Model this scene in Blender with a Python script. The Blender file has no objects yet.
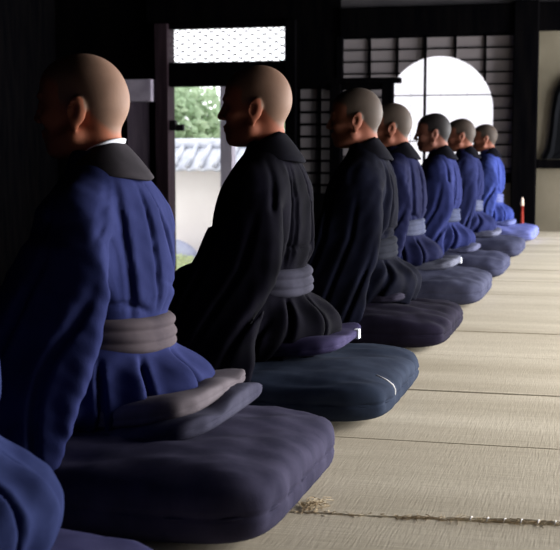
import bpy, bmesh, math, random
import numpy as np
from mathutils import Vector, Matrix

random.seed(7); rng = np.random.default_rng(7)
SC = bpy.context.scene; COL = SC.collection
PI = math.pi

# ------------------------------------------------------------------ helpers
def srgb(r, g, b):
    f = lambda c: (c/255/12.92) if c/255 <= .04045 else ((c/255+.055)/1.055)**2.4
    return (f(r), f(g), f(b), 1)

def mat(name, c, rough=.8, c2=None, scale=8, detail=3, bump=0, bscale=60, spec=.06, metal=0, stretch=(1, 1, 1), lo=.35, hi=.65, sheen=0):
    m = bpy.data.materials.new(name); m.use_nodes = True
    N = m.node_tree.nodes; L = m.node_tree.links; b = N['Principled BSDF']
    b.inputs['Base Color'].default_value = c; b.inputs['Roughness'].default_value = rough
    b.inputs['Specular IOR Level'].default_value = spec; b.inputs['Metallic'].default_value = metal
    if sheen: b.inputs['Sheen Weight'].default_value = sheen
    tc = N.new('ShaderNodeTexCoord'); mp = N.new('ShaderNodeMapping'); mp.inputs['Scale'].default_value = stretch
    L.new(tc.outputs['Object'], mp.inputs[0])
    if c2:
        n = N.new('ShaderNodeTexNoise'); n.inputs['Scale'].default_value = scale; n.inputs['Detail'].default_value = detail
        r = N.new('ShaderNodeValToRGB'); r.color_ramp.elements[0].color = c; r.color_ramp.elements[1].color = c2
        r.color_ramp.elements[0].position = lo; r.color_ramp.elements[1].position = hi
        L.new(mp.outputs[0], n.inputs['Vector']); L.new(n.outputs['Fac'], r.inputs[0]); L.new(r.outputs[0], b.inputs['Base Color'])
    if bump:
        n2 = N.new('ShaderNodeTexNoise'); n2.inputs['Scale'].default_value = bscale; n2.inputs['Detail'].default_value = 2
        bp = N.new('ShaderNodeBump'); bp.inputs['Strength'].default_value = bump; bp.inputs['Distance'].default_value = .004
        L.new(mp.outputs[0], n2.inputs['Vector']); L.new(n2.outputs['Fac'], bp.inputs['Height']); L.new(bp.outputs[0], b.inputs['Normal'])
    return m

def fabric(name, c, c2):
    return mat(name, srgb(*c), .92, srgb(*c2), 14, 4, .12, 420, spec=.04, stretch=(1, 1, .6))

def tag(o, label=None, cat=None, group=None, kind=None):
    if label: o['label'] = label
    if cat: o['category'] = cat
    if group: o['group'] = group
    if kind: o['kind'] = kind
    return o

def obj(name, me, m=None, parent=None, smooth=True):
    o = bpy.data.objects.new(name, me); COL.objects.link(o)
    if m and not me.materials: me.materials.append(m)
    if parent: o.parent = parent
    if smooth: me.polygons.foreach_set('use_smooth', [True]*len(me.polygons))
    return o

def empty(name, loc, rz=0):
    o = bpy.data.objects.new(name, None); COL.objects.link(o); o.location = loc; o.rotation_euler.z = rz
    o.empty_display_size = .1
    return o

class MB:
    def __init__(s): s.bm = bmesh.new()
    def box(s, x0, x1, y0, y1, z0, z1, M=None):
        v = [s.bm.verts.new((x, y, z)) for x in (x0, x1) for y in (y0, y1) for z in (z0, z1)]
        if M is not None:
            for q in v: q.co = M @ q.co
        for f in ((0, 1, 3, 2), (4, 6, 7, 5), (0, 4, 5, 1), (2, 3, 7, 6), (0, 2, 6, 4), (1, 5, 7, 3)):
            s.bm.faces.new([v[i] for i in f])
        return s
    def tube(s, pts, r, n=8, caps=True):
        pts = [Vector(p) for p in pts]
        rs = r if isinstance(r, (list, tuple)) else [r]*len(pts)
        rings = []
        for i, p in enumerate(pts):
            d = (pts[min(i+1, len(pts)-1)] - pts[max(i-1, 0)]).normalized()
            a = Vector((0, 0, 1)) if abs(d.z) < .9 else Vector((1, 0, 0))
            u = d.cross(a).normalized(); w = d.cross(u)
            rings.append([s.bm.verts.new(p + (u*math.cos(t) + w*math.sin(t))*rs[i]) for t in [2*PI*k/n for k in range(n)]])
        for a, b in zip(rings, rings[1:]):
            for k in range(n): s.bm.faces.new((a[k], a[(k+1) % n], b[(k+1) % n], b[k]))
        if caps: s.bm.faces.new(rings[0][::-1]); s.bm.faces.new(rings[-1])
        return s
    def quadgrid(s, P, closed_u=False, closed_v=False):
        V = [[s.bm.verts.new(p) for p in row] for row in P]
        nu, nv = len(V), len(V[0])
        for i in range(nu if closed_u else nu-1):
            for j in range(nv if closed_v else nv-1):
                s.bm.faces.new((V[i][j], V[(i+1) % nu][j], V[(i+1) % nu][(j+1) % nv], V[i][(j+1) % nv]))
        return s
    def build(s, name, m, parent=None, smooth=False, bevel=0):
        bmesh.ops.recalc_face_normals(s.bm, faces=s.bm.faces)
        if bevel:
            bmesh.ops.bevel(s.bm, geom=[e for e in s.bm.edges], offset=bevel, segments=2, affect='EDGES', profile=.5)
        me = bpy.data.meshes.new(name); s.bm.to_mesh(me); s.bm.free()
        return obj(name, me, m, parent, smooth)

# ------------------------------------------------------------------ implicit surfaces
class Field:
    """sampled signed distance field; primitives touch only their own box"""
    def __init__(s, lo, hi, h):
        s.lo = np.array(lo, float); s.h = h
        s.n = np.ceil((np.array(hi)-s.lo)/h).astype(int)+1
        s.ax = [s.lo[i]+np.arange(s.n[i])*h for i in range(3)]
        s.F = np.full(s.n, .12, np.float32)
    def _sub(s, lo, hi):
        sl = []
        for i in range(3):
            a = max(0, int((lo[i]-s.lo[i])/s.h)); b = min(s.n[i], int((hi[i]-s.lo[i])/s.h)+2)
            sl.append(slice(a, max(a+1, b)))
        x = s.ax[0][sl[0]][:, None, None]; y = s.ax[1][sl[1]][None, :, None]; z = s.ax[2][sl[2]][None, None, :]
        return tuple(sl), x, y, z
    def put(s, fn, lo, hi, k=.02, sub=False, m=None):
        m = m or (k+.05)
        sl, x, y, z = s._sub([v-m for v in lo], [v+m for v in hi])
        b = fn(x, y, z); a = s.F[sl]
        if sub:
            b = -b; h = np.clip(.5+.5*(a-b)/k, 0, 1); h = 1-h
            r = a*(1-h)+b*h + k*h*(1-h)
        else:
            h = np.clip(.5+.5*(b-a)/k, 0, 1); r = b*(1-h)+a*h - k*h*(1-h)
        s.F[sl] = r
    def ell(s, c, r, k=.02, sub=False, rot=None):
        R = Matrix.Identity(3) if rot is None else rot
        R = R.transposed()
        def fn(x, y, z):
            X, Y, Z = x-c[0], y-c[1], z-c[2]
            a = R[0][0]*X+R[0][1]*Y+R[0][2]*Z; b = R[1][0]*X+R[1][1]*Y+R[1][2]*Z; d = R[2][0]*X+R[2][1]*Y+R[2][2]*Z
            k0 = np.sqrt((a/r[0])**2+(b/r[1])**2+(d/r[2])**2)
            k1 = np.sqrt((a/r[0]**2)**2+(b/r[1]**2)**2+(d/r[2]**2)**2)+1e-6
            return k0*(k0-1)/k1
        q = max(r) if rot is not None else None
        rr = [q]*3 if q else r
        s.put(fn, [c[i]-rr[i] for i in range(3)], [c[i]+rr[i] for i in range(3)], k, sub)
    def cone(s, a, b, r0, r1=None, k=.02, sub=False):
        r1 = r0 if r1 is None else r1
        d = [b[i]-a[i] for i in range(3)]; dd = sum(q*q for q in d)
        def fn(x, y, z):
            t = np.clip(((x-a[0])*d[0]+(y-a[1])*d[1]+(z-a[2])*d[2])/dd, 0, 1)
            return np.sqrt((x-a[0]-t*d[0])**2+(y-a[1]-t*d[1])**2+(z-a[2]-t*d[2])**2)-(r0+(r1-r0)*t)
        R = max(r0, r1)
        s.put(fn, [min(a[i], b[i])-R for i in range(3)], [max(a[i], b[i])+R for i in range(3)], k, sub)
    def stack(s, rows, k=.03, p=2.0, sub=False):
        """rows of (z, cx, cy, ax, ay)"""
        rows = np.array(rows, float); z0, z1 = rows[0, 0], rows[-1, 0]
        def fn(x, y, z):
            I = [np.interp(z, rows[:, 0], rows[:, i]) for i in range(1, 5)]
            q = (np.abs((x-I[0])/I[2])**p+np.abs((y-I[1])/I[3])**p)**(1/p)
            d = (q-1)*np.minimum(I[2], I[3])
            dz = np.maximum(z0-z, z-z1)
            return np.maximum(d, dz)
        lo = [(rows[:, 1]-rows[:, 3]).min(), (rows[:, 2]-rows[:, 4]).min(), z0]
        hi = [(rows[:, 1]+rows[:, 3]).max(), (rows[:, 2]+rows[:, 4]).max(), z1]
        s.put(fn, lo, hi, k, sub)
    def warp(s, fn):
        x = s.ax[0][:, None, None]; y = s.ax[1][None, :, None]; z = s.ax[2][None, None, :]
        s.F += fn(x, y, z).astype(np.float32)
    def mesh(s, name):
        F = s.F; n = F.shape
        F[0], F[-1] = 1, 1; F[:, 0], F[:, -1] = 1, 1; F[:, :, 0], F[:, :, -1] = 1, 1
        neg = F < 0
        idx = -np.ones([q-1 for q in n], np.int64)
        cnt = np.zeros([q-1 for q in n], np.int8)
        for dx in (0, 1):
            for dy in (0, 1):
                for dz in (0, 1):
                    cnt += neg[dx:n[0]-1+dx, dy:n[1]-1+dy, dz:n[2]-1+dz]
        act = (cnt > 0) & (cnt < 8); I = np.argwhere(act); idx[act] = np.arange(len(I))
        P = np.zeros((len(I), 3)); W = np.zeros(len(I))
        co = [(a, b, c) for a in (0, 1) for b in (0, 1) for c in (0, 1)]
        for a in co:
            for axn in range(3):
                if a[axn]: continue
                b = list(a); b[axn] = 1
                fa = F[I[:, 0]+a[0], I[:, 1]+a[1], I[:, 2]+a[2]]; fb = F[I[:, 0]+b[0], I[:, 1]+b[1], I[:, 2]+b[2]]
                cr = (fa < 0) != (fb < 0)
                t = np.where(cr, fa/np.where(cr, fa-fb, 1), 0)
                q = np.array(a, float)[None, :].repeat(len(I), 0); q[:, axn] += t
                P[cr] += q[cr]; W[cr] += 1
        P = (P/W[:, None]+I)*s.h+s.lo
        Q = []
        for axn in range(3):
            u, v = [(1, 2), (2, 0), (0, 1)][axn]
            sl0 = [slice(1, n[i]-1) for i in range(3)]; sl1 = list(sl0)
            sl0[axn] = slice(0, n[axn]-1); sl1[axn] = slice(1, n[axn])
            A = neg[tuple(sl0)]; B = neg[tuple(sl1)]
            E = np.argwhere(A != B)
            if not len(E): continue
            fl = A[tuple(E.T)]
            off = np.array([1, 1, 1]); off[axn] = 0; E = E+off
            def g(du, dv):
                e = E.copy(); e[:, u] -= du; e[:, v] -= dv
                return idx[e[:, 0], e[:, 1], e[:, 2]]
            q = np.stack([g(1, 1), g(0, 1), g(0, 0), g(1, 0)], 1)
            q[~fl] = q[~fl][:, ::-1]
            Q.append(q)
        Q = np.concatenate(Q)
        return P, Q

def np_mesh(name, P, Q):
    me = bpy.data.meshes.new(name)
    me.vertices.add(len(P)); me.vertices.foreach_set('co', P.astype(np.float32).ravel())
    me.loops.add(Q.size); me.loops.foreach_set('vertex_index', Q.astype(np.int32).ravel())
    me.polygons.add(len(Q)); me.polygons.foreach_set('loop_start', np.arange(0, Q.size, 4, dtype=np.int32))
    me.update(calc_edges=True); me.validate()
    return me

def wob(x, y, z, f, seed):
    r = np.random.default_rng(seed); o = 0
    for i in range(5):
        k = r.normal(size=3)*f; o = o+np.sin(k[0]*x+k[1]*y+k[2]*z+r.uniform(0, 6.28))
    return o/2.2

# ------------------------------------------------------------------ materials
M = {}
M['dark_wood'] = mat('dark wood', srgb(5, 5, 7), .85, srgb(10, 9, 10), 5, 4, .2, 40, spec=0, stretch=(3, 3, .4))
M['post_wood'] = mat('weathered post wood', srgb(40, 30, 36), .7, srgb(54, 41, 47), 5, 4, .2, 40, stretch=(5, 5, .4))
M['pale_beam'] = mat('pale greyed beam wood', srgb(165, 155, 172), .8, srgb(190, 180, 196), 6, 4, .2, 40)
M['board'] = mat('greyed board', srgb(112, 100, 116), .8, srgb(134, 120, 134), 6, 4, .2, 40, stretch=(6, 6, .5))
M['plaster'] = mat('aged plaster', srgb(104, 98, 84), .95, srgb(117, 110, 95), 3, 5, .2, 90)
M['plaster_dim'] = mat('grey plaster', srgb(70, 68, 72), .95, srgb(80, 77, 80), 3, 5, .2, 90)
M['wall_out'] = mat('garden wall plaster', srgb(214, 208, 204), .95, srgb(224, 219, 215), 1.5, 5)
M['tile'] = mat('grey roof tile', srgb(172, 176, 186), .6, srgb(204, 206, 212), 6, 3)
M['gravel'] = mat('pale gravel', srgb(190, 184, 174), .95, srgb(210, 204, 194), 12, 4)
M['earth'] = mat('dark earth', srgb(16, 14, 15), .9, srgb(24, 21, 22), 4, 4)
M['stone'] = mat('blue grey stone', srgb(140, 144, 165), .9, srgb(165, 168, 185), 6, 4, .5, 20)
M['bark'] = mat('bark', srgb(90, 78, 66), .9, srgb(118, 104, 90), 8, 4, .5, 30)
M['pale_post'] = mat('silvered post', srgb(176, 170, 184), .8, srgb(196, 190, 202), 6, 4, stretch=(5, 5, .4))
M['iron'] = mat('dark iron', srgb(34, 32, 36), .5, metal=.4)
M['wire'] = mat('dull grey wire', srgb(120, 112, 118), .7)
M['bronze'] = mat('black lacquer', srgb(8, 9, 11), .85, srgb(12, 13, 16), 4, 3, spec=.04)
M['red'] = mat('vermilion lacquer', srgb(140, 50, 40), .6, srgb(120, 40, 34), 8, 2)
M['cream'] = mat('cream wax', srgb(225, 205, 185), .6)
M['white_thread'] = mat('white thread', srgb(225, 225, 225), .8)
M['white_cloth'] = fabric('white cloth', (205, 210, 220), (225, 228, 235))
M['straw'] = mat('broken straw', srgb(205, 190, 162), .85, srgb(165, 145, 116), 30, 2)

def leafmat(name, a, b):
    m = mat(name, srgb(*a), .6, srgb(*b), 3, 3)
    N = m.node_tree.nodes; L = m.node_tree.links
    tr = N.new('ShaderNodeBsdfTranslucent'); tr.inputs[0].default_value = srgb(*b)
    mx = N.new('ShaderNodeMixShader'); mx.inputs[0].default_value = .35
    L.new(N['Principled BSDF'].outputs[0], mx.inputs[1]); L.new(tr.outputs[0], mx.inputs[2]); L.new(mx.outputs[0], N['Material Output'].inputs[0])
    return m
M['leaf'] = leafmat('fresh leaves', (138, 162, 128), (192, 210, 178))
M['leaf2'] = leafmat('clipped azalea leaves', (178, 190, 146), (212, 218, 180))

def papermat(name, c, tr_):
    m = mat(name, srgb(*c), .95, srgb(*[min(255, q+8) for q in c]), 2, 4)
    N = m.node_tree.nodes; L = m.node_tree.links
    tr = N.new('ShaderNodeBsdfTranslucent'); tr.inputs[0].default_value = (.95, .94, .97, 1)
    mx = N.new('ShaderNodeMixShader'); mx.inputs[0].default_value = tr_
    L.new(N['Principled BSDF'].outputs[0], mx.inputs[1]); L.new(tr.outputs[0], mx.inputs[2]); L.new(mx.outputs[0], N['Material Output'].inputs[0])
    return m
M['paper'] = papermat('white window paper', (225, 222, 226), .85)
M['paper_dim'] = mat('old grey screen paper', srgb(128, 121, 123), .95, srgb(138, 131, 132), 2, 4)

def tatami_mat():
    m = bpy.data.materials.new('woven rush tatami'); m.use_nodes = True
    N = m.node_tree.nodes; L = m.node_tree.links; b = N['Principled BSDF']
    b.inputs['Roughness'].default_value = .55; b.inputs['Specular IOR Level'].default_value = .35
    tc = N.new('ShaderNodeTexCoord')
    def noise(sc, st, det=3):
        mp = N.new('ShaderNodeMapping'); mp.inputs['Scale'].default_value = st
        n = N.new('ShaderNodeTexNoise'); n.inputs['Scale'].default_value = sc; n.inputs['Detail'].default_value = det
        L.new(tc.outputs['Object'], mp.inputs[0]); L.new(mp.outputs[0], n.inputs['Vector']); return n
    a = noise(2.2, (.35, 2.2, 1), 5)      # broad bands of wear running with the rush
    c = noise(60, (.12, 2.6, 1), 3)         # single rushes
    w = noise(120, (2.2, .12, 1), 2)       # warp threads
    r = N.new('ShaderNodeValToRGB'); e = r.color_ramp.elements
    e[0].color = srgb(178, 168, 148); e[0].position = .3; e[1].color = srgb(208, 199, 180); e[1].position = .7
    L.new(a.outputs['Fac'], r.inputs[0])
    mx = N.new('ShaderNodeMix'); mx.data_type = 'RGBA'; mx.blend_type = 'MULTIPLY'; mx.inputs['Factor'].default_value = .5
    r2 = N.new('ShaderNodeValToRGB'); r2.color_ramp.elements[0].position = .35; r2.color_ramp.elements[1].position = .62
    r2.color_ramp.elements[0].color = (.68, .66, .63, 1); r2.color_ramp.elements[1].color = (1, 1, 1, 1)
    ad = N.new('ShaderNodeMath'); ad.operation = 'ADD'; ml = N.new('ShaderNodeMath'); ml.operation = 'MULTIPLY'; ml.inputs[1].default_value = .5
    L.new(c.outputs['Fac'], ad.inputs[0]); L.new(w.outputs['Fac'], ad.inputs[1]); L.new(ad.outputs[0], ml.inputs[0]); L.new(ml.outputs[0], r2.inputs[0])
    L.new(r.outputs[0], mx.inputs[6]); L.new(r2.outputs[0], mx.inputs[7]); L.new(mx.outputs[2], b.inputs['Base Color'])
    bp = N.new('ShaderNodeBump'); bp.inputs['Strength'].default_value = .5; bp.inputs['Distance'].default_value = .003
    L.new(ml.outputs[0], bp.inputs['Height']); L.new(bp.outputs[0], b.inputs['Normal'])
    return m
M['tatami'] = tatami_mat()

def skinmat(name, skin, scalp):
    m = bpy.data.materials.new(name); m.use_nodes = True
    N = m.node_tree.nodes; L = m.node_tree.links; b = N['Principled BSDF']
    b.inputs['Roughness'].default_value = .68; b.inputs['Specular IOR Level'].default_value = .2
    b.inputs['Subsurface Weight'].default_value = .03; b.inputs['Subsurface Radius'].default_value = (.012, .004, .002)
    at = N.new('ShaderNodeAttribute'); at.attribute_name = 'stubble'
    tc = N.new('ShaderNodeTexCoord'); n = N.new('ShaderNodeTexNoise'); n.inputs['Scale'].default_value = 22; n.inputs['Detail'].default_value = 4
    L.new(tc.outputs['Object'], n.inputs['Vector'])
    mx = N.new('ShaderNodeMix'); mx.data_type = 'RGBA'; mx.inputs[6].default_value = srgb(*skin); mx.inputs[7].default_value = srgb(*scalp)
    L.new(at.outputs['Fac'], mx.inputs[0])
    m2 = N.new('ShaderNodeMix'); m2.data_type = 'RGBA'; m2.blend_type = 'MULTIPLY'; m2.inputs[0].default_value = .35
    r = N.new('ShaderNodeValToRGB'); r.color_ramp.elements[0].color = (.6, .56, .54, 1); r.color_ramp.elements[0].position = .3; r.color_ramp.elements[1].position = .65
    L.new(n.outputs['Fac'], r.inputs[0]); L.new(mx.outputs[2], m2.inputs[6]); L.new(r.outputs[0], m2.inputs[7]); L.new(m2.outputs[2], b.inputs['Base Color'])
    return m

# ------------------------------------------------------------------ the seated figure (faces local +x)
HC = (.022, 0, .862)
def body_base():
    f = Field((-.2, -.32, .14), (.5, .32, .99), .0042)
    h = lambda x, y, z: (HC[0]+x, HC[1]+y, HC[2]+z)
    # neck and trunk
    f.ell((.0, 0, .52), (.09, .135, .14), .03); f.ell((0, 0, .37), (.095, .13, .13), .05); f.ell((-.02, 0, .27), (.12, .16, .09), .05)
    f.cone(h(-.028, 0, -.06), (-.03, 0, .66), .05, .058, .03)
    for s in (1, -1):
        f.cone((-.02, .02*s, .68), (-.01, .14*s, .61), .036, .036, .04)
        f.cone((-.01, .158*s, .605), (.03, .205*s, .415), .042, .032, .03)
        f.cone((.03, .205*s, .415), (.185, .10*s, .305), .032, .024, .02)
        f.cone((.0, .1*s, .25), (.27, .27*s, .215), .085, .06, .05)
        f.cone((.27, .27*s, .205), (.30, -.02*s, .195), .052, .035, .03)
        # hands resting palm up in the lap, left over right
        z = .312 if s > 0 else .298; x0 = .215 if s > 0 else .222
        f.cone((.185, .10*s, .305), (x0-.01, .065*s, z), .022, .02, .015)
        f.ell((x0+.005, .042*s, z), (.04, .038, .013), .012)
        for i, (ln, dx) in enumerate(((.050, .036), (.060, .014), (.056, -.008), (.044, -.028))):
            a = (x0+dx*.85, .018*s, z+.002); b = (x0+dx+.002, (.018-ln*.55)*s, z+.004); c = (x0+dx, (.018-ln)*s, z+.014)
            f.cone(a, b, .0085, .008, .004); f.cone(b, c, .008, .007, .003)
        f.cone((x0-.028, .06*s, z+.008), (x0-.02, .03*s, z+.036), .011, .009, .006); f.cone((x0-.02, .03*s, z+.036), (x0-.008, .006*s, z+.048), .009, .0075, .004)
    # head
    f.ell(h(-.012, 0, .018), (.092, .077, .082), .02)
    f.ell(h(-.046, 0, -.012), (.056, .062, .056), .03)
    f.ell(h(.036, 0, .02), (.052, .062, .056), .03)
    f.ell(h(.034, 0, -.052), (.052, .057, .07), .03)
    f.ell(h(.03, 0, -.098), (.05, .047, .032), .02)
    f.ell(h(.072, 0, -.113), (.018, .022, .018), .02)
    f.cone(h(.084, -.03, .0), h(.084, .03, .0), .010, .010, .015)
    for s in (1, -1):
        f.ell(h(.06, .042*s, -.045), (.022, .02, .018), .02)
        f.cone(h(.0, .056*s, -.085), h(.05, .03*s, -.11), .02, .018, .03)
        f.ell(h(.1, .032*s, -.018), (.018, .018, .012), .014, sub=True)
        f.ell(h(.079, .031*s, -.019), (.013, .015, .012), .006)
        f.cone(h(.086, .012*s, .007), h(.078, .048*s, .006), .006, .004, .006)
        # ears
        R = Matrix.Rotation(-.25, 3, 'Y') @ Matrix.Rotation(.35*s, 3, 'Z')
        f.ell(h(-.022, .080*s, -.030), (.021, .008, .034), .005, rot=R)
        f.ell(h(-.016, .089*s, -.028), (.010, .009, .018), .004, sub=True, rot=R)
        f.ell(h(-.013, .076*s, -.060), (.009, .007, .012), .006)
        f.ell(h(-.008, .079*s, -.030), (.005, .005, .009), .005)
    f.cone(h(.088, 0, -.004), h(.110, 0, -.046), .008, .010, .012)
    for s in (1, -1): f.ell(h(.1, .012*s, -.05), (.011, .008, .008), .006)
    f.ell(h(.062, 0, -.082), (.029, .03, .024), .02)
    f.ell(h(.09, 0, -.076), (.010, .024, .005), .007); f.ell(h(.088, 0, -.087), (.011, .02, .006), .006)
    f.ell(h(.103, 0, -.0815), (.004, .022, .001), .003, sub=True)
    return f.mesh('body')

TORSO = [(.145, -.205, .17, .225), (.21, -.205, .165, .22), (.25, -.185, .15, .20), (.30, -.14, .125, .162), (.35, -.122, .11, .145), (.39, -.127, .115, .152), (.43, -.142, .125, .172), (.50, -.148, .13, .19), (.57, -.146, .12, .2), (.62, -.135, .10, .19), (.655, -.12, .08, .16), (.69, -.098, .06, .105), (.72, -.078, .048, .075), (.745, -.07, .042, .066)]
def robe_base(seed, blouse=1.0):
    f = Field((-.34, -.52, -.0), (.56, .52, .80), .0062)
    f.stack([(z, (b+a)/2, 0, (b-a)/2, w) for z, a, b, w in TORSO], .03, 2.2)
    for s in (1, -1):
        f.cone((-.03, .06*s, .655), (-.02, .165*s, .60), .055, .066, .05)
        f.cone((-.02, .17*s, .592), (.01, .225*s, .42), .066, .055, .05)
        f.cone((.02, .22*s, .41), (.19, .12*s, .325), .054, .06, .04)
        # lap
        f.cone((.0, .12*s, .235), (.29, .28*s, .215), .1, .072, .05)
        f.cone((.29, .28*s, .205), (.34, .0, .20), .065, .055, .05)
        # hanging sleeve: the left one falls outside the cushion, the right one is drawn forward
        if s > 0:
            f.stack([(.004, .045, .468, .105, .038), (.08, .04, .452, .115, .042), (.16, .035, .42, .13, .045), (.26, .035, .37, .14, .05), (.36, .012, .315, .135, .055),
                     (.46, -.008, .272, .12, .058), (.55, -.02, .23, .098, .058), (.60, -.03, .19, .075, .05), (.635, -.03, .15, .05, .03)], .016, 2.3)
        else:
            f.stack([(.17, .15, -.34, .11, .04), (.26, .13, -.30, .11, .05), (.36, .08, -.26, .11, .055), (.46, .06, -.235, .10, .06), (.58, .0, -.20, .07, .06)], .035, 2.3)
        f.stack([(.2, .16, .25*s, .11, .05), (.28, .15, .22*s, .10, .05), (.34, .12, .2*s, .09, .05)], .04, 2.2)
    f.ell((.1, 0, .2), (.31, .3, .085), .06)
    f.ell((-.075, 0, .215), (.145, .215, .06), .05)
    S = seed*17
    def folds(x, y, z):
        th = np.arctan2(y, -(x+.0))
        u = 9*th+2.2*wob(x, y, z, 7, S+1)+6*(z-.5)*np.sign(y)
        a = np.abs(np.sin(u*.5+1.3*np.sin(2*th+S)))            # creases
        up = np.clip((z-.37)/.05, 0, 1)*np.clip((.70-z)/.1, 0, 1)
        dn = np.clip((.31-z)/.04, 0, 1)
        inner = np.clip((.27-np.abs(y))/.04, 0, 1)
        cz = lambda v, w: np.exp(-(v/w)**2)
        u = 5.5*th+1.6*wob(x, y, z, 5, S+1)+5*(z-.5)*np.sign(y)
        d = (.017*cz(np.sin(u*.5), .22)+.010*cz(np.sin(u*.83+1+S), .18)*np.clip((z-.36)/.1, 0, 1))*blouse*up*inner
        d = d-.004*np.sin(u)*up*inner
        u2 = 9*th+2.2*wob(x, y, z, 7, S+2)+10*z
        d = d+(.026*cz(np.sin(u2*.5), .25)-.007*np.sin(u2*1.1))*dn*inner
        d = d+.010*cz(np.sin(34*(z-.385)+1.2*np.sin(2*th+S)), .25)*np.clip((z-.385)/.02, 0, 1)*np.clip((.47-z)/.04, 0, 1)*inner
        sl = np.clip((np.abs(y)-.20)/.05, 0, 1)*np.clip((.58-z)/.15, 0, 1)*np.clip((.24-x)/.05, 0, 1)*np.clip((x+.115-.25*np.clip(.36-z, 0, 1)*0)/.05, 0, 1)
        u3 = 27*(x-.25*np.clip(.4-z, 0, 1))+1.6*wob(x, y, z, 4, S+3)
        d = d+(.017*cz(np.sin(u3), .28)-.004*np.sin(2*u3+1))*sl
        return d+.003*wob(x, y, z, 14, S+4)+.0008*wob(x, y, z, 60, S+5)
    f.warp(folds)
    # neck hole
    f.cone((-.03, 0, .80), (-.028, 0, .68), .062, .055, .008, sub=True)
    return f.mesh('robe')

def band_grid(rings, thick, n=64, nw=6):
    """closed strap lofted along key pairs (inner, outer)"""
    R = np.array(rings, float); t = np.linspace(0, len(R)-1, n)
    def cr(c):
        i = np.clip(t.astype(int), 0, len(R)-2); f_ = (t-i)[:, None]
        p0 = c[np.clip(i-1, 0, None)]; p1 = c[i]; p2 = c[i+1]; p3 = c[np.clip(i+2, None, len(R)-1)]
        return .5*((2*p1)+(-p0+p2)*f_+(2*p0-5*p1+4*p2-p3)*f_**2+(-p0+3*p1-3*p2+p3)*f_**3)
    a, b = cr(R[:, 0]), cr(R[:, 1])
    tan = np.gradient((a+b)/2, axis=0); wv = b-a; nn = np.cross(tan, wv); nn /= np.linalg.norm(nn, axis=1)[:, None]
    rows = []
    for k in range(nw+1):
        s = k/nw; bulge = thick*(.55+.45*math.sin(PI*s))
        rows.append(a+wv*s+nn*bulge)
    for k in range(nw, -1, -1):
        s = k/nw; rows.append(a+wv*s-nn*thick*.5)
    return [[tuple(r[i]) for r in rows] for i in range(n)]

def strap(rings, thick):
    m = MB(); P = band_grid(rings, thick); m.quadgrid(P, closed_v=True)
    m.bm.verts.ensure_lookup_table(); w = len(P[0])
    m.bm.faces.new(m.bm.verts[:w][::-1]); m.bm.faces.new(m.bm.verts[-w:])
    bmesh.ops.recalc_face_normals(m.bm, faces=m.bm.faces)
    me = bpy.data.meshes.new('band'); m.bm.to_mesh(me); m.bm.free(); return me

def collar_mesh(widen=1.0):
    K = [((-.056, .0, .772), (-.126, .0, .682)), ((-.046, .044, .764), (-.092, .082, .690)), ((-.007, .062, .742), (-.012, .108, .690)),
         ((.038, .052, .708), (.056, .088, .665)), ((.072, .02, .65), (.114, .055, .60)), ((.10, -.01, .55), (.148, .03, .50)), ((.115, -.025, .44), (.145, .005, .42))]
    L_ = [(tuple(a), tuple(a[i]+(b[i]-a[i])*widen for i in range(3))) for a, b in K]
    Rr = [((a[0], -a[1]-(.004 if i > 4 else 0), a[2]), (b[0], -b[1], b[2])) for i, (a, b) in enumerate(L_)]
    return strap(Rr[::-1][:-1]+L_, .007)
def under_collar_mesh():
    K = [((-.070, .0, .776), (-.064, .0, .755)), ((-.052, .049, .769), (-.042, .043, .75)), ((-.008, .06, .75), (-.008, .057, .73)),
         ((.036, .048, .712), (.034, .045, .69)), ((.064, .018, .655), (.062, .016, .635))]
    Rr = [((a[0], -a[1], a[2]), (b[0], -b[1], b[2])) for a, b in K]
    K = [((a[0], a[1], a[2]-.001), (b[0], b[1], b[2])) for a, b in K]; Rr = [((a[0], a[1], a[2]-.001), b) for a, b in Rr]
    return strap(Rr[::-1][:-1]+K, .003)

def sash_mesh(nb=3, seed=0):
    m = MB(); P = []; n = 96; prof = 26
    for i in range(n):
        th = 2*PI*i/n; row = []
        c, s = math.cos(th), math.sin(th)
        for j in range(prof):
            t = j/(prof-1)
            z = .305+.082*t
            a0 = np.interp(z, [r[0] for r in TORSO], [r[1] for r in TORSO]); b0 = np.interp(z, [r[0] for r in TORSO], [r[2] for r in TORSO]); w0 = np.interp(.35, [r[0] for r in TORSO], [r[3] for r in TORSO])
            a0 = max(a0, -.126)
            e = .016*math.sqrt(max(0, 1-(2*t-1)**4))+.006*abs(math.sin(PI*nb*t+.25*math.sin(2*th+seed)))+.0015*math.sin(5*th+seed+3*t)
            sg = lambda v: math.copysign(abs(v)**.9, v)
            row.append(((a0+b0)/2+((b0-a0)/2+e)*sg(c), (w0+e)*sg(s), z+.006*math.sin(th+seed)))
        for j in (prof-1, 0):
            t = j/(prof-1); z = .305+.082*t
            row.append((-.01+.10*c, .13*s, z+.006*math.sin(th+seed)))
        P.append(row)
    m.quadgrid(P, closed_u=True, closed_v=True); bmesh.ops.recalc_face_normals(m.bm, faces=m.bm.faces)
    me = bpy.data.meshes.new('sash'); m.bm.to_mesh(me); m.bm.free(); return me

BP, BQ = body_base()
ROBES = [robe_base(s, b) for s, b in ((1, 1.0), (2, .9), (3, 1.15))]

def stubble(P):
    q = P-np.array(HC)
    # hairline: up on the crown, behind the ears, down to the nape
    line = np.where(q[:, 0] > .02, .030+.35*(q[:, 0]-.02), np.where(q[:, 0] > -.03, -.012, -.012-1.3*np.clip(-.03-q[:, 0], 0, .05)))
    s = np.clip((q[:, 2]-line)/.018+.5, 0, 1)*(q[:, 2] > -.1)
    return s*np.where(np.abs(q[:, 1]) > .079, 0, 1)

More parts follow.
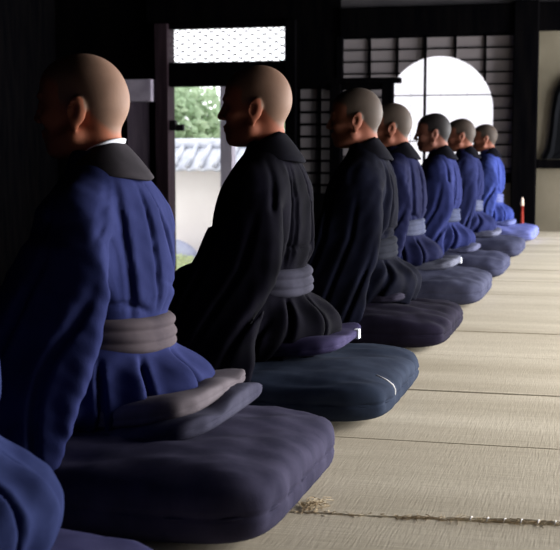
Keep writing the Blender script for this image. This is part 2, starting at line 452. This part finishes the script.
def deform(P, sc, lean, bow=0):
    P = P.copy()
    t = np.clip((P[:, 2]-.3)/.6, 0, 2)
    if bow:
        k = np.clip((P[:, 2]-.74)/.05, 0, 1)*bow; c = np.array([-.02, 0, .76]); d = P-c
        x = d[:, 0]*np.cos(k)+d[:, 2]*np.sin(k); z = -d[:, 0]*np.sin(k)+d[:, 2]*np.cos(k)
        P[:, 0] = x+c[0]; P[:, 2] = z+c[2]
    P[:, 0] += lean*t**1.2
    P[:, 2] = .18+(P[:, 2]-.18)*np.where(P[:, 2] > .18, sc, 1)
    P[:, 0] *= .5+.5*sc; P[:, 1] *= .5+.5*sc
    return P

def copy_deformed(me, sc, lean, bow=0):
    me = me.copy(); n = len(me.vertices); a = np.zeros(n*3, np.float32); me.vertices.foreach_get('co', a)
    me.vertices.foreach_set('co', deform(a.reshape(-1, 3).astype(float), sc, lean, bow).astype(np.float32).ravel()); me.update(); return me

COLLAR, UNDER = collar_mesh(), under_collar_mesh()
def monk(loc, sc, lean, bow, robe_i, robe_m, sash_m, collar_m, skin_m, label, seed, rot=0, under=True):
    P = deform(BP, sc, lean, bow)
    me = np_mesh('person', P, BQ); at = me.attributes.new('stubble', 'FLOAT', 'POINT'); at.data.foreach_set('value', stubble(BP).astype(np.float32))
    r = obj('person', me, skin_m); r.location = loc; r.rotation_euler.z = PI+rot
    tag(r, label, 'person', 'seated robed people in a row')
    RP, RQ = ROBES[robe_i]
    obj('robe', np_mesh('robe', deform(RP, sc, lean), RQ), robe_m, r)
    obj('sash', copy_deformed(sash_mesh(3, seed), sc, lean), sash_m, r)
    obj('collar', copy_deformed(COLLAR, sc, lean), collar_m, r)
    if under: tag(obj('under_collar', copy_deformed(UNDER, sc, lean), M['white_cloth'], r), 'white under-collar edge')
    return r

# ------------------------------------------------------------------ cushions
def cushion_mesh(a, b, c, seed, n=8.0, curl=0, res=28, bot=True, taper=0):
    """superellipsoid pillow; a,b half sizes in x,y, c half thickness; rests on z=0"""
    bm = bmesh.new(); bmesh.ops.create_cube(bm, size=2)
    bmesh.ops.subdivide_edges(bm, edges=bm.edges[:], cuts=res, use_grid_fill=True)
    co = np.array([v.co[:] for v in bm.verts])
    co[:, 0] = np.sin(co[:, 0]*PI/4)/math.sin(PI/4); co[:, 1] = np.sin(co[:, 1]*PI/4)/math.sin(PI/4)
    d = (np.abs(co[:, 0])**n+np.abs(co[:, 1])**n)**(1/n)
    g = (d**4.2+np.abs(co[:, 2])**4.2)**(1/4.2)
    P = co/g[:, None]
    x, y, z = P[:, 0]*a, P[:, 1]*b, P[:, 2]*c
    ed = np.clip(1.03-(np.abs(P[:, 0])**3+np.abs(P[:, 1])**3)*.10, .5, 1.05)
    z = z*ed
    # tufting pulls, edge puckers and long wrinkles
    top = np.clip(P[:, 2]*2, 0, 1)
    z = z+top*(.006*wob(x, y*1.5, z*0, 11, seed)+.0055*(np.abs(np.sin(17*y+2.2*wob(x, y, x*0, 6, seed+1)))-.6)+.0025*wob(x, y, x*0, 40, seed+2))
    rim = np.clip(1-np.abs(P[:, 2])*1.6, 0, 1)
    k = 1+.010*rim*np.sin(31*np.arctan2(y, x)+2*wob(x, y, z, 8, seed))
    # a seam line round the middle
    k = k-.012*np.exp(-(P[:, 2]/.05)**2)
    x, y = x*k, y*k
    z = z+c*.97; z = np.maximum(z, .004)
    z += curl*np.clip(x/a*-1+.15, 0, 2)**2.2*a
    x = x+taper*y
    for v, p in zip(bm.verts, zip(x, y, z)): v.co = p
    me = bpy.data.meshes.new('cushion'); bm.to_mesh(me); bm.free(); return me

def piping(a, b, z, n=8.0, r=.004):
    m = MB(); N_ = 100; pts = []
    for i in range(N_+1):
        t = 2*PI*i/N_; c, s = math.cos(t), math.sin(t); d = (abs(c)**n+abs(s)**n)**(1/n)
        pts.append((a*c/d*.985, b*s/d*.985, z+.003*math.sin(7*t)))
    m.tube(pts, r, 6)
    return m

# =================================================================== the place
FY = 11.05          # plane of the far wall
AZ = -.95           # lower aisle floor beside the platform
def struct(name, mb, m, **k):
    o = mb.build(name, m, **k); o['kind'] = 'structure'; return o

# --- tatami floor of the raised platform: strips with open seams
fl = MB(); YA = math.tan(.035)
seams = [-1.0, -.36, .28, .92, 1.56, 2.37, 2.985, 3.64, 4.30, 4.89, 5.53, 6.2, 6.85, 7.5, 8.15, 8.8, 9.45, 10.1, 10.75, 11.3]
for i, (a, b) in enumerate(zip(seams, seams[1:])):
    g = .0025; n_ = 24; gh = random.uniform(-.002, .002)
    for (x0, x1) in ((-1.6, .22), (.224, 2.1)):
        top0 = []
        P = []
        for k in range(n_+1):
            x = x0+(x1-x0)*k/n_
            ya, yb = a+g+(.11 if i == 5 else YA)*x, b-g+(.11 if i == 4 else YA)*x
            if i == 5: ya += .004*math.sin(31*x)+(.020 if x > -.27 else 0)
            P.append([(x, ya, -.05), (x, ya, -.004), (x, ya+.004, gh), (x, yb-.004, gh), (x, yb, -.004), (x, yb, -.05)])
        fl.quadgrid(P, closed_v=True)
fl.box(-1.6, 2.1, -1, FY, -.12, -.05)
struct('floor', fl, M['tatami'])
struct('trim_1', MB().box(-1.72, -1.602, -1, FY-.06, -.14, .005, None), M['dark_wood'], bevel=.006)
pl_ = MB().box(-1.66, 2.1, -1, FY, AZ, -.141)
struct('wall_platform', pl_, M['dark_wood'])
struct('floor', MB().box(-5.4, -1.661, -1, FY+.1, AZ-.1, AZ), M['earth'])

# --- enclosing walls and ceiling
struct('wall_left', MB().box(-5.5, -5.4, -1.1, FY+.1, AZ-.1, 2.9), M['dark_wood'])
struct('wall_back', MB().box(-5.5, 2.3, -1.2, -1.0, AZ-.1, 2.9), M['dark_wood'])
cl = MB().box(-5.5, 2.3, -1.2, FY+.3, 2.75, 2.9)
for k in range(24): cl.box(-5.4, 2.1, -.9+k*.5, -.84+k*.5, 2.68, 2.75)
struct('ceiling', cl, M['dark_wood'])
rw = MB().box(2.1, 2.24, -1.1, 2.95, -.12, 2.75).box(2.1, 2.24, -1.1, FY, 2.0, 2.75).box(2.1, 2.24, -1.1, FY, -.95, .02)
struct('wall_right', rw, M['dark_wood'])
for y in (4.3, 6.1, 7.9, 9.7):
    o = struct('trim_2', MB().box(2.08, 2.2, y-.06, y+.06, .02, 2.0), M['dark_wood'], bevel=.006)

# --- far wall
def fw(x0, x1, z0, z1, d0=0.0, d1=.1): return (x0, x1, FY+d0, FY+d1, z0, z1)
w = MB()
for q in ((-5.4, -4.40, AZ, 2.75, .05, .16), (-4.40, -3.0, 1.93, 2.75, .0, .14), (-4.40, -4.30, AZ, 1.93, .05, .14), (-3.0, -2.46, 1.335, 2.75, .0, .14),
          (-2.885, -1.72, AZ, .33, .0, .14)): w.box(*fw(*q))
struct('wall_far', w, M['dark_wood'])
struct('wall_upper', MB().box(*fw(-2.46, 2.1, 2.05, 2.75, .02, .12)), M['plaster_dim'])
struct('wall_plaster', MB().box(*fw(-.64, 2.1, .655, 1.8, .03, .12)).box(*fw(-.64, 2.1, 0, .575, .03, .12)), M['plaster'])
struct('wall_dado', MB().box(*fw(-1.60, -.86, .05, .44, .03, .12)), M['plaster'])
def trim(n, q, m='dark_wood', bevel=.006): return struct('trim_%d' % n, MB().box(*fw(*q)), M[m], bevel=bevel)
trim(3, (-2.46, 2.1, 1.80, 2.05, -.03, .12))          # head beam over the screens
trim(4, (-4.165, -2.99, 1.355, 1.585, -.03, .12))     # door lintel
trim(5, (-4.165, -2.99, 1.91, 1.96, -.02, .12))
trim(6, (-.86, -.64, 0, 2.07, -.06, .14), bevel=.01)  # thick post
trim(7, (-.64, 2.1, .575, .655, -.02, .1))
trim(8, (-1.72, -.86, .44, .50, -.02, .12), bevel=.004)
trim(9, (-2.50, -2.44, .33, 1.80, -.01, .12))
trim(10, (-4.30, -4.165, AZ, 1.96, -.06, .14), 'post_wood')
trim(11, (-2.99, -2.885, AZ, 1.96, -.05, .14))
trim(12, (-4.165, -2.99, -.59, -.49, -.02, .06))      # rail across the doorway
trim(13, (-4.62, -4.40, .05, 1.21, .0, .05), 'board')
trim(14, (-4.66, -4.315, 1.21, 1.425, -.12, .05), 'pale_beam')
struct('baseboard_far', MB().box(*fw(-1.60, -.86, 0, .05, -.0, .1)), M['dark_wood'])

# diamond wire transom over the doorway
wt = MB(); x0, x1, z0, z1 = -4.165, -2.99, 1.585, 1.91; st = .118; sl = .62
for s in (1, -1):
    c = x0-1
    while c < x1+1:
        # line z = z0 + s*sl*(x-c), clipped to the opening
        a = max(x0, min(c, c+s*(z1-z0)/sl)); b = min(x1, max(c, c+s*(z1-z0)/sl))
        if b-a > .01: wt.tube([(a, FY+.05+.004*s, z0+s*sl*(a-c)), (b, FY+.05+.004*s, z0+s*sl*(b-c))], .0062, 5)
        c += st
o = wt.build('window_1', M['wire']); tag(o, kind='structure')

# paper screens: lattice right with an arched white light, lattice left
AC, AR, AZ0 = -1.54, .50, 1.10      # arch centre x, radius, spring height
def arch_top(x):
    d = abs(x-AC)
    return AZ0+math.sqrt(max(0, AR*AR-d*d)) if d < AR else None
def in_arch(x, z):
    d = abs(x-AC)
    return d < AR and z < AZ0+math.sqrt(AR*AR-d*d)
X0, X1, Z0, Z1 = -2.44, -.86, .50, 1.80
# dim paper with the arch cut out of it
def arch_pts(r, n=40): return [(AC+r*math.cos(PI*k/n), AZ0+r*math.sin(PI*k/n)) for k in range(n+1)]
pb = MB(); n_ = 60; xs = sorted(set([X0+(X1-X0)*k/n_ for k in range(n_+1)]+[AC-AR*math.cos(PI*k/36) for k in range(37)]))
for a, b in zip(xs, xs[1:]):
    m_ = (a+b)/2
    if abs(m_-AC) >= AR:
        za = zb = Z0
    else:
        za = AZ0+math.sqrt(max(0, AR*AR-(a-AC)**2)); zb = AZ0+math.sqrt(max(0, AR*AR-(b-AC)**2))
    v = [(a, FY+.05, za), (b, FY+.05, zb), (b, FY+.05, Z1), (a, FY+.05, Z1)]
    u = [(p[0], FY+.062, p[2]) for p in v]
    V = [pb.bm.verts.new(p) for p in v+u]
    for f_ in ((0, 1, 2, 3), (4, 5, 6, 7), (0, 1, 5, 4), (2, 3, 7, 6)): pb.bm.faces.new([V[i] for i in f_])
r_ = empty('window_2', ((X0+X1)/2, FY, Z0)); tag(r_, kind='structure')
def child(mb, name, m, r=r_, **k):
    o = mb.build(name, m, None, **k); o.parent = r; o.matrix_parent_inverse = Matrix.Translation(-r.location); return o
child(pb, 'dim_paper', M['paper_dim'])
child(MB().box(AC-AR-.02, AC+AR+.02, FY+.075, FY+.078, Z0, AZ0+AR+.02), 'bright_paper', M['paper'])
lt = MB(); dz = .110
rows = [Z1-.022-dz*k for k in range(13) if Z1-.02-dz*k > Z0]
cols = [-2.187, -1.926, -1.666, -1.39, -1.118]
def seg(mb, xa, xb, za, zb, y0=.03, y1=.05): mb.box(xa, xb, FY+y0, FY+y1, za, zb)
for z in rows:
    if z < AZ0+AR:
        h = AR if z < AZ0 else math.sqrt(max(0, AR*AR-(z-AZ0)**2))
        seg(lt, X0, AC-h, z-.006, z+.006); seg(lt, AC+h, X1, z-.006, z+.006)
    else: seg(lt, X0, X1, z-.006, z+.006)
for x in cols:
    t = arch_top(x); wd = .009
    seg(lt, x-wd, x+wd, t if t else Z0, Z1)
for z in (1.243, .82): seg(lt, AC-AR, AC+AR, z-.005, z+.005)
for x in (-1.80, -1.52, -1.28): seg(lt, x-.0012, x+.0012, Z0, arch_top(x), .045, .05)
child(lt, 'lattice', M['dark_wood'])
child(MB().box(-1.678, -1.654, FY+.015, FY+.05, Z0, Z1).box(X0, X1, FY+.015, FY+.05, Z1-.02, Z1).box(X0, X1, FY+.015, FY+.05, Z0, Z0+.03), 'stile', M['dark_wood'])

r3 = empty('window_3', (-2.67, FY, .33)); tag(r3, kind='structure')
child(MB().box(-2.885, -2.50, FY+.05, FY+.062, .33, 1.335), 'dim_paper', M['paper_dim'], r3)
l3 = MB()
for k in range(10):
    z = 1.335-.115*k
    if z > .33: seg(l3, -2.885, -2.50, z-.02, z+.004, .02, .05)
for x in (-2.87, -2.665, -2.51): seg(l3, x-.013, x+.013, .33, 1.335, .02, .05)
child(l3, 'lattice', M['dark_wood'], r3)

# bell-shaped lacquered window on the plaster at the right
r4 = empty('window_4', (-.2, FY, .655)); tag(r4, kind='structure')
def bell(t, g):      # right half outline from sill to tip, t 0..1
    K = [(.385, .0), (.345, .10), (.325, .25), (.31, .45), (.285, .60), (.22, .71), (.12, .775), (.04, .80), (0, .83)]
    i = min(int(t*(len(K)-1)), len(K)-2); f_ = t*(len(K)-1)-i
    return (K[i][0]*(1-f_)+K[i+1][0]*f_-g, K[i][1]*(1-f_)+K[i+1][1]*f_-g*.9)
fr = MB(); P = []
for s in (1, -1):
    seq = [k/40 for k in range(41)]
    if s < 0: seq = seq[::-1][1:]
    for t in seq:
        a = bell(t, 0); b = bell(t, .055)
        row = []
        for (q, yy) in ((a, .03), (a, -.02), (((a[0]+b[0])/2, (a[1]+b[1])/2), -.035), (b, -.02), (b, .03)):
            row.append((-.2+s*max(q[0], 0), FY+yy, .66+max(q[1], 0)))
        P.append(row)
fr.quadgrid(P, closed_v=True)
child(fr, 'window_frame', M['bronze'], r4)
pn = MB(); c = pn.bm.verts.new((-.2, FY+.02, .9)); vs = [pn.bm.verts.new((p[3][0], FY+.02, p[3][2])) for p in P]
for a, b in zip(vs, vs[1:]): pn.bm.faces.new((c, a, b))
pn.bm.faces.new((c, vs[-1], vs[0]))
child(pn, 'pane', M['bronze'], r4)

# latch block on the door post
o = MB().box(-4.165, -4.10, FY-.03, FY+.03, .93, 1.03).box(-4.10, -4.02, FY-.02, FY+.02, .925, .99).build('door_latch', M['iron'], bevel=.004)
tag(o, 'dark block latch fixed to the left post of the garden doorway', 'latch')

# wooden frame standing in the aisle in front of the arched screen
r = empty('wooden_stand', (-2.1, 10.7, AZ)); tag(r, 'black timber frame with a projecting crossbar before the arched paper screen', 'stand')
def lc(mb, name, m, r, **k):
    o = mb.build(name, m, None, **k); o.parent = r; o.matrix_parent_inverse = Matrix.Translation(-r.location); return o
Ys = 10.66
lc(MB().box(-1.985, -1.885, Ys-.05, Ys+.05, AZ, 1.335), 'post', M['dark_wood'], r, bevel=.005)
lc(MB().box(-2.46, -2.36, Ys-.05, Ys+.05, AZ, 1.335), 'post', M['dark_wood'], r, bevel=.005)
lc(MB().box(-2.52, -1.82, Ys-.06, Ys+.06, 1.335, 1.385).box(-2.50, -1.98, Ys-.04, Ys+.04, 1.28, 1.335), 'crossbar', M['dark_wood'], r, bevel=.005)
lc(MB().box(-2.56, -1.80, Ys-.2, Ys+.2, AZ, AZ+.06), 'base', M['dark_wood'], r, bevel=.01)

# small red taper near the post
r = empty('red_taper', (-.735, 10.72, 0)); tag(r, 'slim red taper with a pale tip standing before the thick black post', 'candle')
MB().tube([(0, 0, .0), (0, 0, .02)], [.04, .03], 16).build('base', M['bronze'], r, True)
MB().tube([(0, 0, .02), (0, 0, .08), (0, 0, .25)], [.02, .018, .011], 14).build('shaft', M['red'], r, True)
MB().tube([(0, 0, .25), (0, 0, .30), (0, 0, .325)], [.016, .013, .004], 12).build('tip', M['cream'], r, True)

# =================================================================== garden
GZ = -1.12
struct('ground', MB().box(-14, 6, FY+.14, 30, GZ-.1, GZ), M['gravel'])
gw = empty('garden_wall', (-5.5, 15.2, GZ)); tag(gw, 'plastered garden wall capped with wavy grey roof tiles beyond the doorway', 'wall')
lc(MB().box(-12, 2, 15.1, 15.4, GZ, .47), 'plaster_face', M['wall_out'], gw)
tc_ = MB(); P = []
n_ = 700
for k in range(n_+1):
    x = -12+14*k/n_; wv = .022*abs(math.sin(PI*x/.19))
    P.append([(x, 15.25, .80), (x, 14.98, .62+wv), (x, 14.80, .49+wv), (x, 14.80, .455+wv), (x, 15.25, .47), (x, 15.70, .455+wv), (x, 15.70, .49+wv), (x, 15.52, .62+wv)])
tc_.quadgrid(P, closed_v=True)
lc(tc_, 'tile_slope', M['tile'], gw, smooth=True)
rt = MB()
k = -12
while k < 2:
    rt.tube([(k, 15.2, .79), (k, 14.79, .525)], .036, 8); k += .19
t_ = lc(rt, 'round_tile', M['tile'], gw, smooth=True); t_['kind'] = 'stuff'
lc(MB().tube([(-12, 15.25, .82), (2, 15.25, .82)], .075, 12), 'ridge_tile', M['tile'], gw, smooth=True)

def leaves(cx, cy, cz, R, n, size, seed, shell=.55):
    r = np.random.default_rng(seed)
    d = r.normal(size=(n, 3)); d /= np.linalg.norm(d, axis=1)[:, None]
    rad = (shell+(1-shell)*r.random(n)**.7)
    lob = 1+.18*wob(d[:, 0], d[:, 1], d[:, 2], 3.5, seed)
    p = d*(rad*lob)[:, None]*np.array(R)+np.array([cx, cy, cz])
    u = r.normal(size=(n, 3)); u /= np.linalg.norm(u, axis=1)[:, None]
    w_ = np.cross(u, r.normal(size=(n, 3))); w_ /= np.linalg.norm(w_, axis=1)[:, None]
    s = size*(.6+.8*r.random(n))[:, None]
    nn = np.cross(u, w_)*s*.25
    P = np.stack([p-u*s, p+w_*s*.5+nn, p+u*s, p-w_*s*.5+nn], 1).reshape(-1, 3)
    return P, np.arange(4*n).reshape(-1, 4)
def tree(x, y, parts, label, seed, trunk_h, lean=.1):
    r = empty('garden_tree', (x, y, GZ)); tag(r, label, 'tree', 'trees beyond the garden wall')
    m = MB(); top = (x+lean, y, trunk_h)
    m.tube([(x, y, GZ), (x+lean*.4, y, (GZ+trunk_h)/2), top], [.11, .09, .06], 10)
    for q in parts: m.tube([(x+lean*.6, y, trunk_h*.6), ((x+q[0])/2+lean/2, (y+q[1])/2, (trunk_h+q[2])/2), (q[0], q[1], q[2])], [.05, .035, .012], 7)
    lc(m, 'trunk', M['bark'], r, smooth=True)
    Ps, Qs, o_ = [], [], 0
    for i, q in enumerate(parts):
        P, Q = leaves(q[0], q[1], q[2], q[3], q[4], .085, seed+i); Ps.append(P); Qs.append(Q+o_); o_ += len(P)
    me = np_mesh('foliage', np.concatenate(Ps), np.concatenate(Qs)); o = obj('foliage', me, M['leaf'], r, False); o.matrix_parent_inverse = Matrix.Translation(-r.location)
tree(-7.0, 18.0, [(-7.0, 18, 1.1, (.9, .8, .78), 1700), (-6.35, 17.9, 1.0, (.6, .7, .75), 1000), (-7.6, 18.2, 1.0, (.8, .7, .75), 1000)], 'airy green tree rising behind the wall, left side of the doorway view', 40, .8)
tree(-4.9, 20.3, [(-5.3, 20.3, 1.2, (.65, .6, .8), 900), (-4.6, 20.3, 1.05, (.6, .6, .75), 700)], 'paler green tree behind the wall, right of the silvered garden post', 60, .8)

r = empty('azalea_bush', (-5.35, 14.0, GZ)); tag(r, 'rounded yellow green clipped bush at the foot of the garden wall', 'bush')
cb = []
P1, Q1 = leaves(0, 0, .22, (.50, .42, .36), 5200, .022, 5, .9)
obj('foliage', np_mesh('foliage', P1, Q1), M['leaf2'], r, False)
fC = Field((-.6, -.5, -.02), (.6, .5, .65), .03); fC.ell((0, 0, .2), (.44, .37, .33), .02); fC.warp(lambda x, y, z: .015*wob(x, y, z, 9, 4))
P2, Q2 = fC.mesh('c'); obj('branches', np_mesh('branches', P2, Q2), M['leaf2'], r)
fC = Field((-.5, -.4, -.02), (.5, .4, .75), .025); fC.ell((0, 0, .26), (.33, .26, .40), .02); fC.ell((.12, 0, .2), (.26, .22, .3), .05); fC.warp(lambda x, y, z: .02*wob(x, y, z, 9, 8))
P2, Q2 = fC.mesh('s'); o = obj('garden_rock', np_mesh('garden_rock', P2, Q2), M['stone']); o.location = (-5.42, 14.75, GZ)
tag(o, 'blue grey upright rock behind the clipped yellow green bush', 'rock')
gp = empty('garden_post', (-3.86, 11.95, GZ)); tag(gp, 'silvered square post standing outside in the garden doorway view', 'post')
lc(MB().box(-3.93, -3.80, 11.89, 12.02, GZ+.12, 1.42), 'shaft', M['pale_post'], gp, bevel=.008)
lc(MB().box(-3.99, -3.74, 11.83, 12.08, GZ, GZ+.12), 'footing', M['stone'], gp, bevel=.02)

# =================================================================== people and cushions
def F(n, a, b): return fabric(n, a, b)
robes = [F('robe blue 0', (34, 42, 80), (46, 55, 96)), F('robe blue 1', (33, 39, 78), (45, 51, 94)), F('robe black', (5, 5, 11), (10, 9, 19)), F('robe black navy', (6, 7, 16), (11, 13, 26)),
         F('robe navy', (16, 18, 42), (24, 27, 54)), F('robe blue 5', (28, 33, 70), (38, 44, 86)), F('robe blue 6', (25, 29, 62), (35, 40, 76)), F('robe bright blue', (42, 52, 106), (55, 66, 124))]
sashes = [F('sash pale', (120, 120, 128), (140, 140, 148)), F('sash grey brown', (68, 62, 68), (84, 77, 82)), F('sash charcoal', (40, 40, 50), (56, 56, 68)), F('sash dark', (20, 22, 30), (32, 34, 42)),
          F('sash slate', (56, 60, 80), (72, 76, 94)), F('sash slate 5', (52, 57, 80), (66, 71, 92)), F('sash slate 6', (62, 66, 88), (78, 82, 102)), F('sash slate 7', (72, 78, 120), (90, 96, 134))]
collars = [F('collar grey', (44, 42, 46), (56, 53, 58)), F('collar black', (7, 7, 12), (12, 12, 20))]
skins = [skinmat('skin warm', (176, 110, 84), (136, 108, 92)), skinmat('skin tan', (132, 78, 58), (108, 84, 70)), skinmat('skin stubbled', (126, 78, 62), (66, 57, 51)), skinmat('skin dark hair', (120, 78, 66), (32, 29, 30))]
PEOPLE = [
 # Xc, Yc, scale, lean, bow, robe, sash, collar, skin, seed, label
 (-.99, 1.47, .98, .09, 0, 0, 0, 0, 1, 0, 'blue robed person cut off by the left edge of the photo'),
 (-1.07, 2.44, .985, .04, -.02, 1, 1, 0, 0, 1, 'nearest fully seen person, shaved head, blue robe, charcoal collar, grey brown sash'),
 (-1.01, 3.47, 1.04, 0, 0, 2, 2, 1, 1, 2, 'seated person in a black robe with shaved head, profile against the garden doorway'),
 (-.965, 4.73, 1.035, 0, .03, 3, 3, 1, 2, 3, 'seated person in a blackish navy robe, shaved head below the crossbar of the timber frame'),
 (-1.04, 6.0, 1.02, .01, .02, 4, 4, 1, 2, 4, 'seated person in a navy robe with slate sash, head beside the timber frame post'),
 (-1.0, 7.17, 1.0, 0, .05, 5, 5, 1, 3, 5, 'seated person with dark cropped hair in a blue robe, face dark against the bright arch'),
 (-1.0, 8.5, 1.0, 0, .02, 6, 6, 1, 2, 6, 'seated person in a blue robe, second from the far end of the row'),
 (-.985, 10.02, .99, 0, 0, 7, 7, 1, 2, 7, 'farthest seated person in the brightest blue robe, by the thick black post'),
]
for i, (x, y, s, ln, bw, ri, si, ci, sk, sd, lab) in enumerate(PEOPLE):
    monk((x, y, 0), s, ln, bw, i % 3, robes[ri], sashes[si], collars[ci], skins[sk], lab, sd, rot=(.0, .0, .0, .02, -.02, .02, 0, 0)[i], under=i < 2)

CUSH = [((50, 50, 84), (64, 64, 98), .14), ((44, 43, 62), (60, 58, 78), .165), ((30, 37, 52), (42, 50, 66), .14), ((20, 18, 30), (30, 27, 42), .14),
        ((48, 50, 68), (63, 65, 84), .15), ((46, 48, 68), (60, 62, 82), .14), ((48, 50, 70), (62, 64, 84), .14), ((88, 94, 150), (108, 114, 168), .13)]
WHO = ['under the person at the left edge', 'under the person with the grey brown sash', 'with white thread tick, under the black robed person', 'under the person in the blackish navy robe',
       'under the person in the navy robe', 'under the dark haired person', 'second from the far end', 'farthest, by the thick black post']
COLN = ['dusky blue', 'dark purplish grey', 'slate blue', 'dark plum', 'grey blue', 'grey blue', 'grey blue', 'lavender blue']
for i, ((x, y, *_), (c1, c2, h)) in enumerate(zip(PEOPLE, CUSH)):
    a, b = .45, .35; cx = (-.64, -.575, -.55, -.56, -.56, -.565, -.565, -.56)[i]-a; cy = (1.42, 2.315, 3.365, 4.61, 5.86, 7.09, 8.43, 9.97)[i]
    m = F('cushion cloth %d' % i, c1, c2)
    o = obj('floor_cushion', cushion_mesh(a, b, h/2, 10+i), m); o.location = (cx, cy, 0)
    tag(o, 'large %s square floor cushion %s' % (COLN[i], WHO[i]), 'cushion', 'floor cushions in a row')
    p = piping(a, b, h*.46).build('piping', m, o, True)
    if i == 2:
        bpy.context.view_layer.update(); pts = []
        for q in range(5):
            lz = .120-.012*q; ok, hp, hn, _ = o.ray_cast(Vector((1, -.17-.003*q, lz)), Vector((-1, 0, 0)))
            if ok: pts.append(hp+hn*.001)
        MB().tube(pts, .0026, 6).build('stitch', M['white_thread'], o, True)

PADS = [  # owner index, centre x, z, half x, half y, half thickness, curl, colours, label
 (0, -.99, .125, .17, .22, .026, .06, (56, 60, 88), 'blue grey thin seat pad under the person at the left edge'),
 (1, -.985, .118, .225, .27, .030, .10, (50, 50, 66), 'dark blue grey upturned seat pad, lower of the two under the nearest full figure'),
 (1, -.985, .158, .19, .235, .028, .10, (86, 80, 86), 'brownish grey upturned seat pad, upper of the two under the nearest full figure'),
 (2, -.93, .135, .2, .22, .026, .06, (42, 38, 66), 'purple navy seat pad with white tag under the black robed person'),
 (3, -.93, .135, .17, .22, .024, .04, (22, 20, 32), 'near black seat pad under the blackish navy robed person'),
 (4, -.93, .135, .21, .22, .026, .06, (76, 78, 92), 'light grey seat pad with white tip under the navy robed person'),
 (5, -.93, .125, .19, .22, .026, .04, (62, 64, 86), 'grey blue seat pad under the dark haired person'),
 (6, -.92, .125, .19, .22, .026, .04, (78, 80, 98), 'pale slate seat pad under the second person from the far end'),
 (7, -.92, .115, .18, .22, .026, .02, (78, 84, 126), 'lavender seat pad under the farthest person'),
]
for k, (i, cx, z, a, b, h, curl, c, lab) in enumerate(PADS):
    y = PEOPLE[i][1]
    me = cushion_mesh(a, b, h, 40+k, n=5, curl=0, res=22)
    for v in me.vertices:
        t = max(0, v.co.x/a+.35); v.co.z += curl*.42*t**2.0*a/.2*.5
    o = obj('seat_pad', me, F('pad cloth %d' % k, c, tuple(min(255, q+16) for q in c))); o.location = (cx, y, z)
    tag(o, lab, 'seat pad', 'thin seat pads on the floor cushions')
    if i in (2, 4) : 
        t = 1.35; zz = curl*.42*t**2*a/.2*.5+.024
        tg = MB().box(a-.012, a+.006, b*.35-.014, b*.35+.014, zz-.018, zz+.012).build('cloth_tag', M['white_cloth'], o, bevel=.003); tag(tg, 'small white tag')

# =================================================================== frayed seam
fr = MB(); r0 = random.Random(3)
for k in range(330):
    x = -.62+.75*r0.random(); t = r0.random()
    ys = 2.37+.11*x
    big = 1.0 if x > -.40 else .45
    ln = r0.uniform(.008, .03)*big; an = r0.gauss(0, 1.0)
    y0_ = ys+r0.gauss(0, .007)
    dx, dy = ln*math.cos(an), ln*math.sin(an)
    hz = r0.uniform(.001, .008)*big
    fr.tube([(x, y0_, .001), (x+dx*.5, y0_+dy*.5, hz*.6), (x+dx, y0_+dy, .001+hz*.6*r0.random())], .0006, 3)
for k in range(30):
    x = -.575+r0.gauss(0, .012); y0_ = 2.31+r0.random()*.06
    fr.tube([(x, y0_, .001), (x+.01*r0.gauss(0, 1), y0_+.02, .014*r0.random()), (x+.012*r0.gauss(0, 1), y0_+.04, .004)], .0009, 3)
o = fr.build('straw_fraying', M['straw']); tag(o, 'broken rush fibres fraying out along the near tatami seam', 'straw', kind='stuff')
for k in range(7):
    x = -.25+k*.033; y = 2.376+.11*x
    o = MB().tube([(x, y-.012, .002), (x+.001, y, .006), (x+.002, y+.012, .002)], .0013, 6).build('seam_stitch', M['white_thread'], None, True)
    tag(o, 'pale thread stitch across the frayed tatami seam at the right', 'stitch', 'stitches across the frayed seam')

# =================================================================== light and camera
W = bpy.data.worlds.new('sky'); SC.world = W; W.use_nodes = True
bg = W.node_tree.nodes['Background']; bg.inputs[0].default_value = (.95, .96, 1, 1); bg.inputs[1].default_value = 2.8
def area(name, loc, sx, sy, power, col=(1, 1, 1), yaw=0, spread=180):
    l = bpy.data.lights.new(name, 'AREA'); l.shape = 'RECTANGLE'; l.size = sx; l.size_y = sy; l.energy = power; l.color = col
    o = bpy.data.objects.new(name, l); COL.objects.link(o); o.location = loc
    l.spread = math.radians(spread)
    o.rotation_euler = (Matrix.Rotation(math.radians(yaw), 3, 'Z') @ Matrix.Rotation(PI/2, 3, 'Y')).to_euler()      # shines towards -x; local x is vertical
    return o
area('daylight_near', (2.3, 4.1, .95), 1.7, 2.3, 150, (1, .96, .93), 22, 135)
area('daylight_middle', (2.3, 7.0, .95), 1.7, 3.2, 200, (1, .98, .97), 28, 125)
area('daylight_far', (2.3, 9.9, .95), 1.7, 2.2, 300, (.96, .97, 1), 12, 140)

cam = bpy.data.cameras.new('camera'); co = bpy.data.objects.new('camera', cam); COL.objects.link(co); SC.camera = co
f = 1190; pit = math.atan(125/f); yaw = math.atan(330/(f/math.cos(pit)))
co.location = (0, 0, .74); co.rotation_euler = (PI/2-pit, 0, yaw)
cam.sensor_width = 36; cam.sensor_fit = 'HORIZONTAL'; cam.lens = f/560*36; cam.clip_start = .05; cam.dof.use_dof = True; cam.dof.focus_distance = 3.2; cam.dof.aperture_fstop = 9
vs = SC.view_settings; vs.view_transform = 'Standard'; vs.look = 'None'; vs.gamma = 1; vs.exposure = 0; vs.use_curve_mapping = False
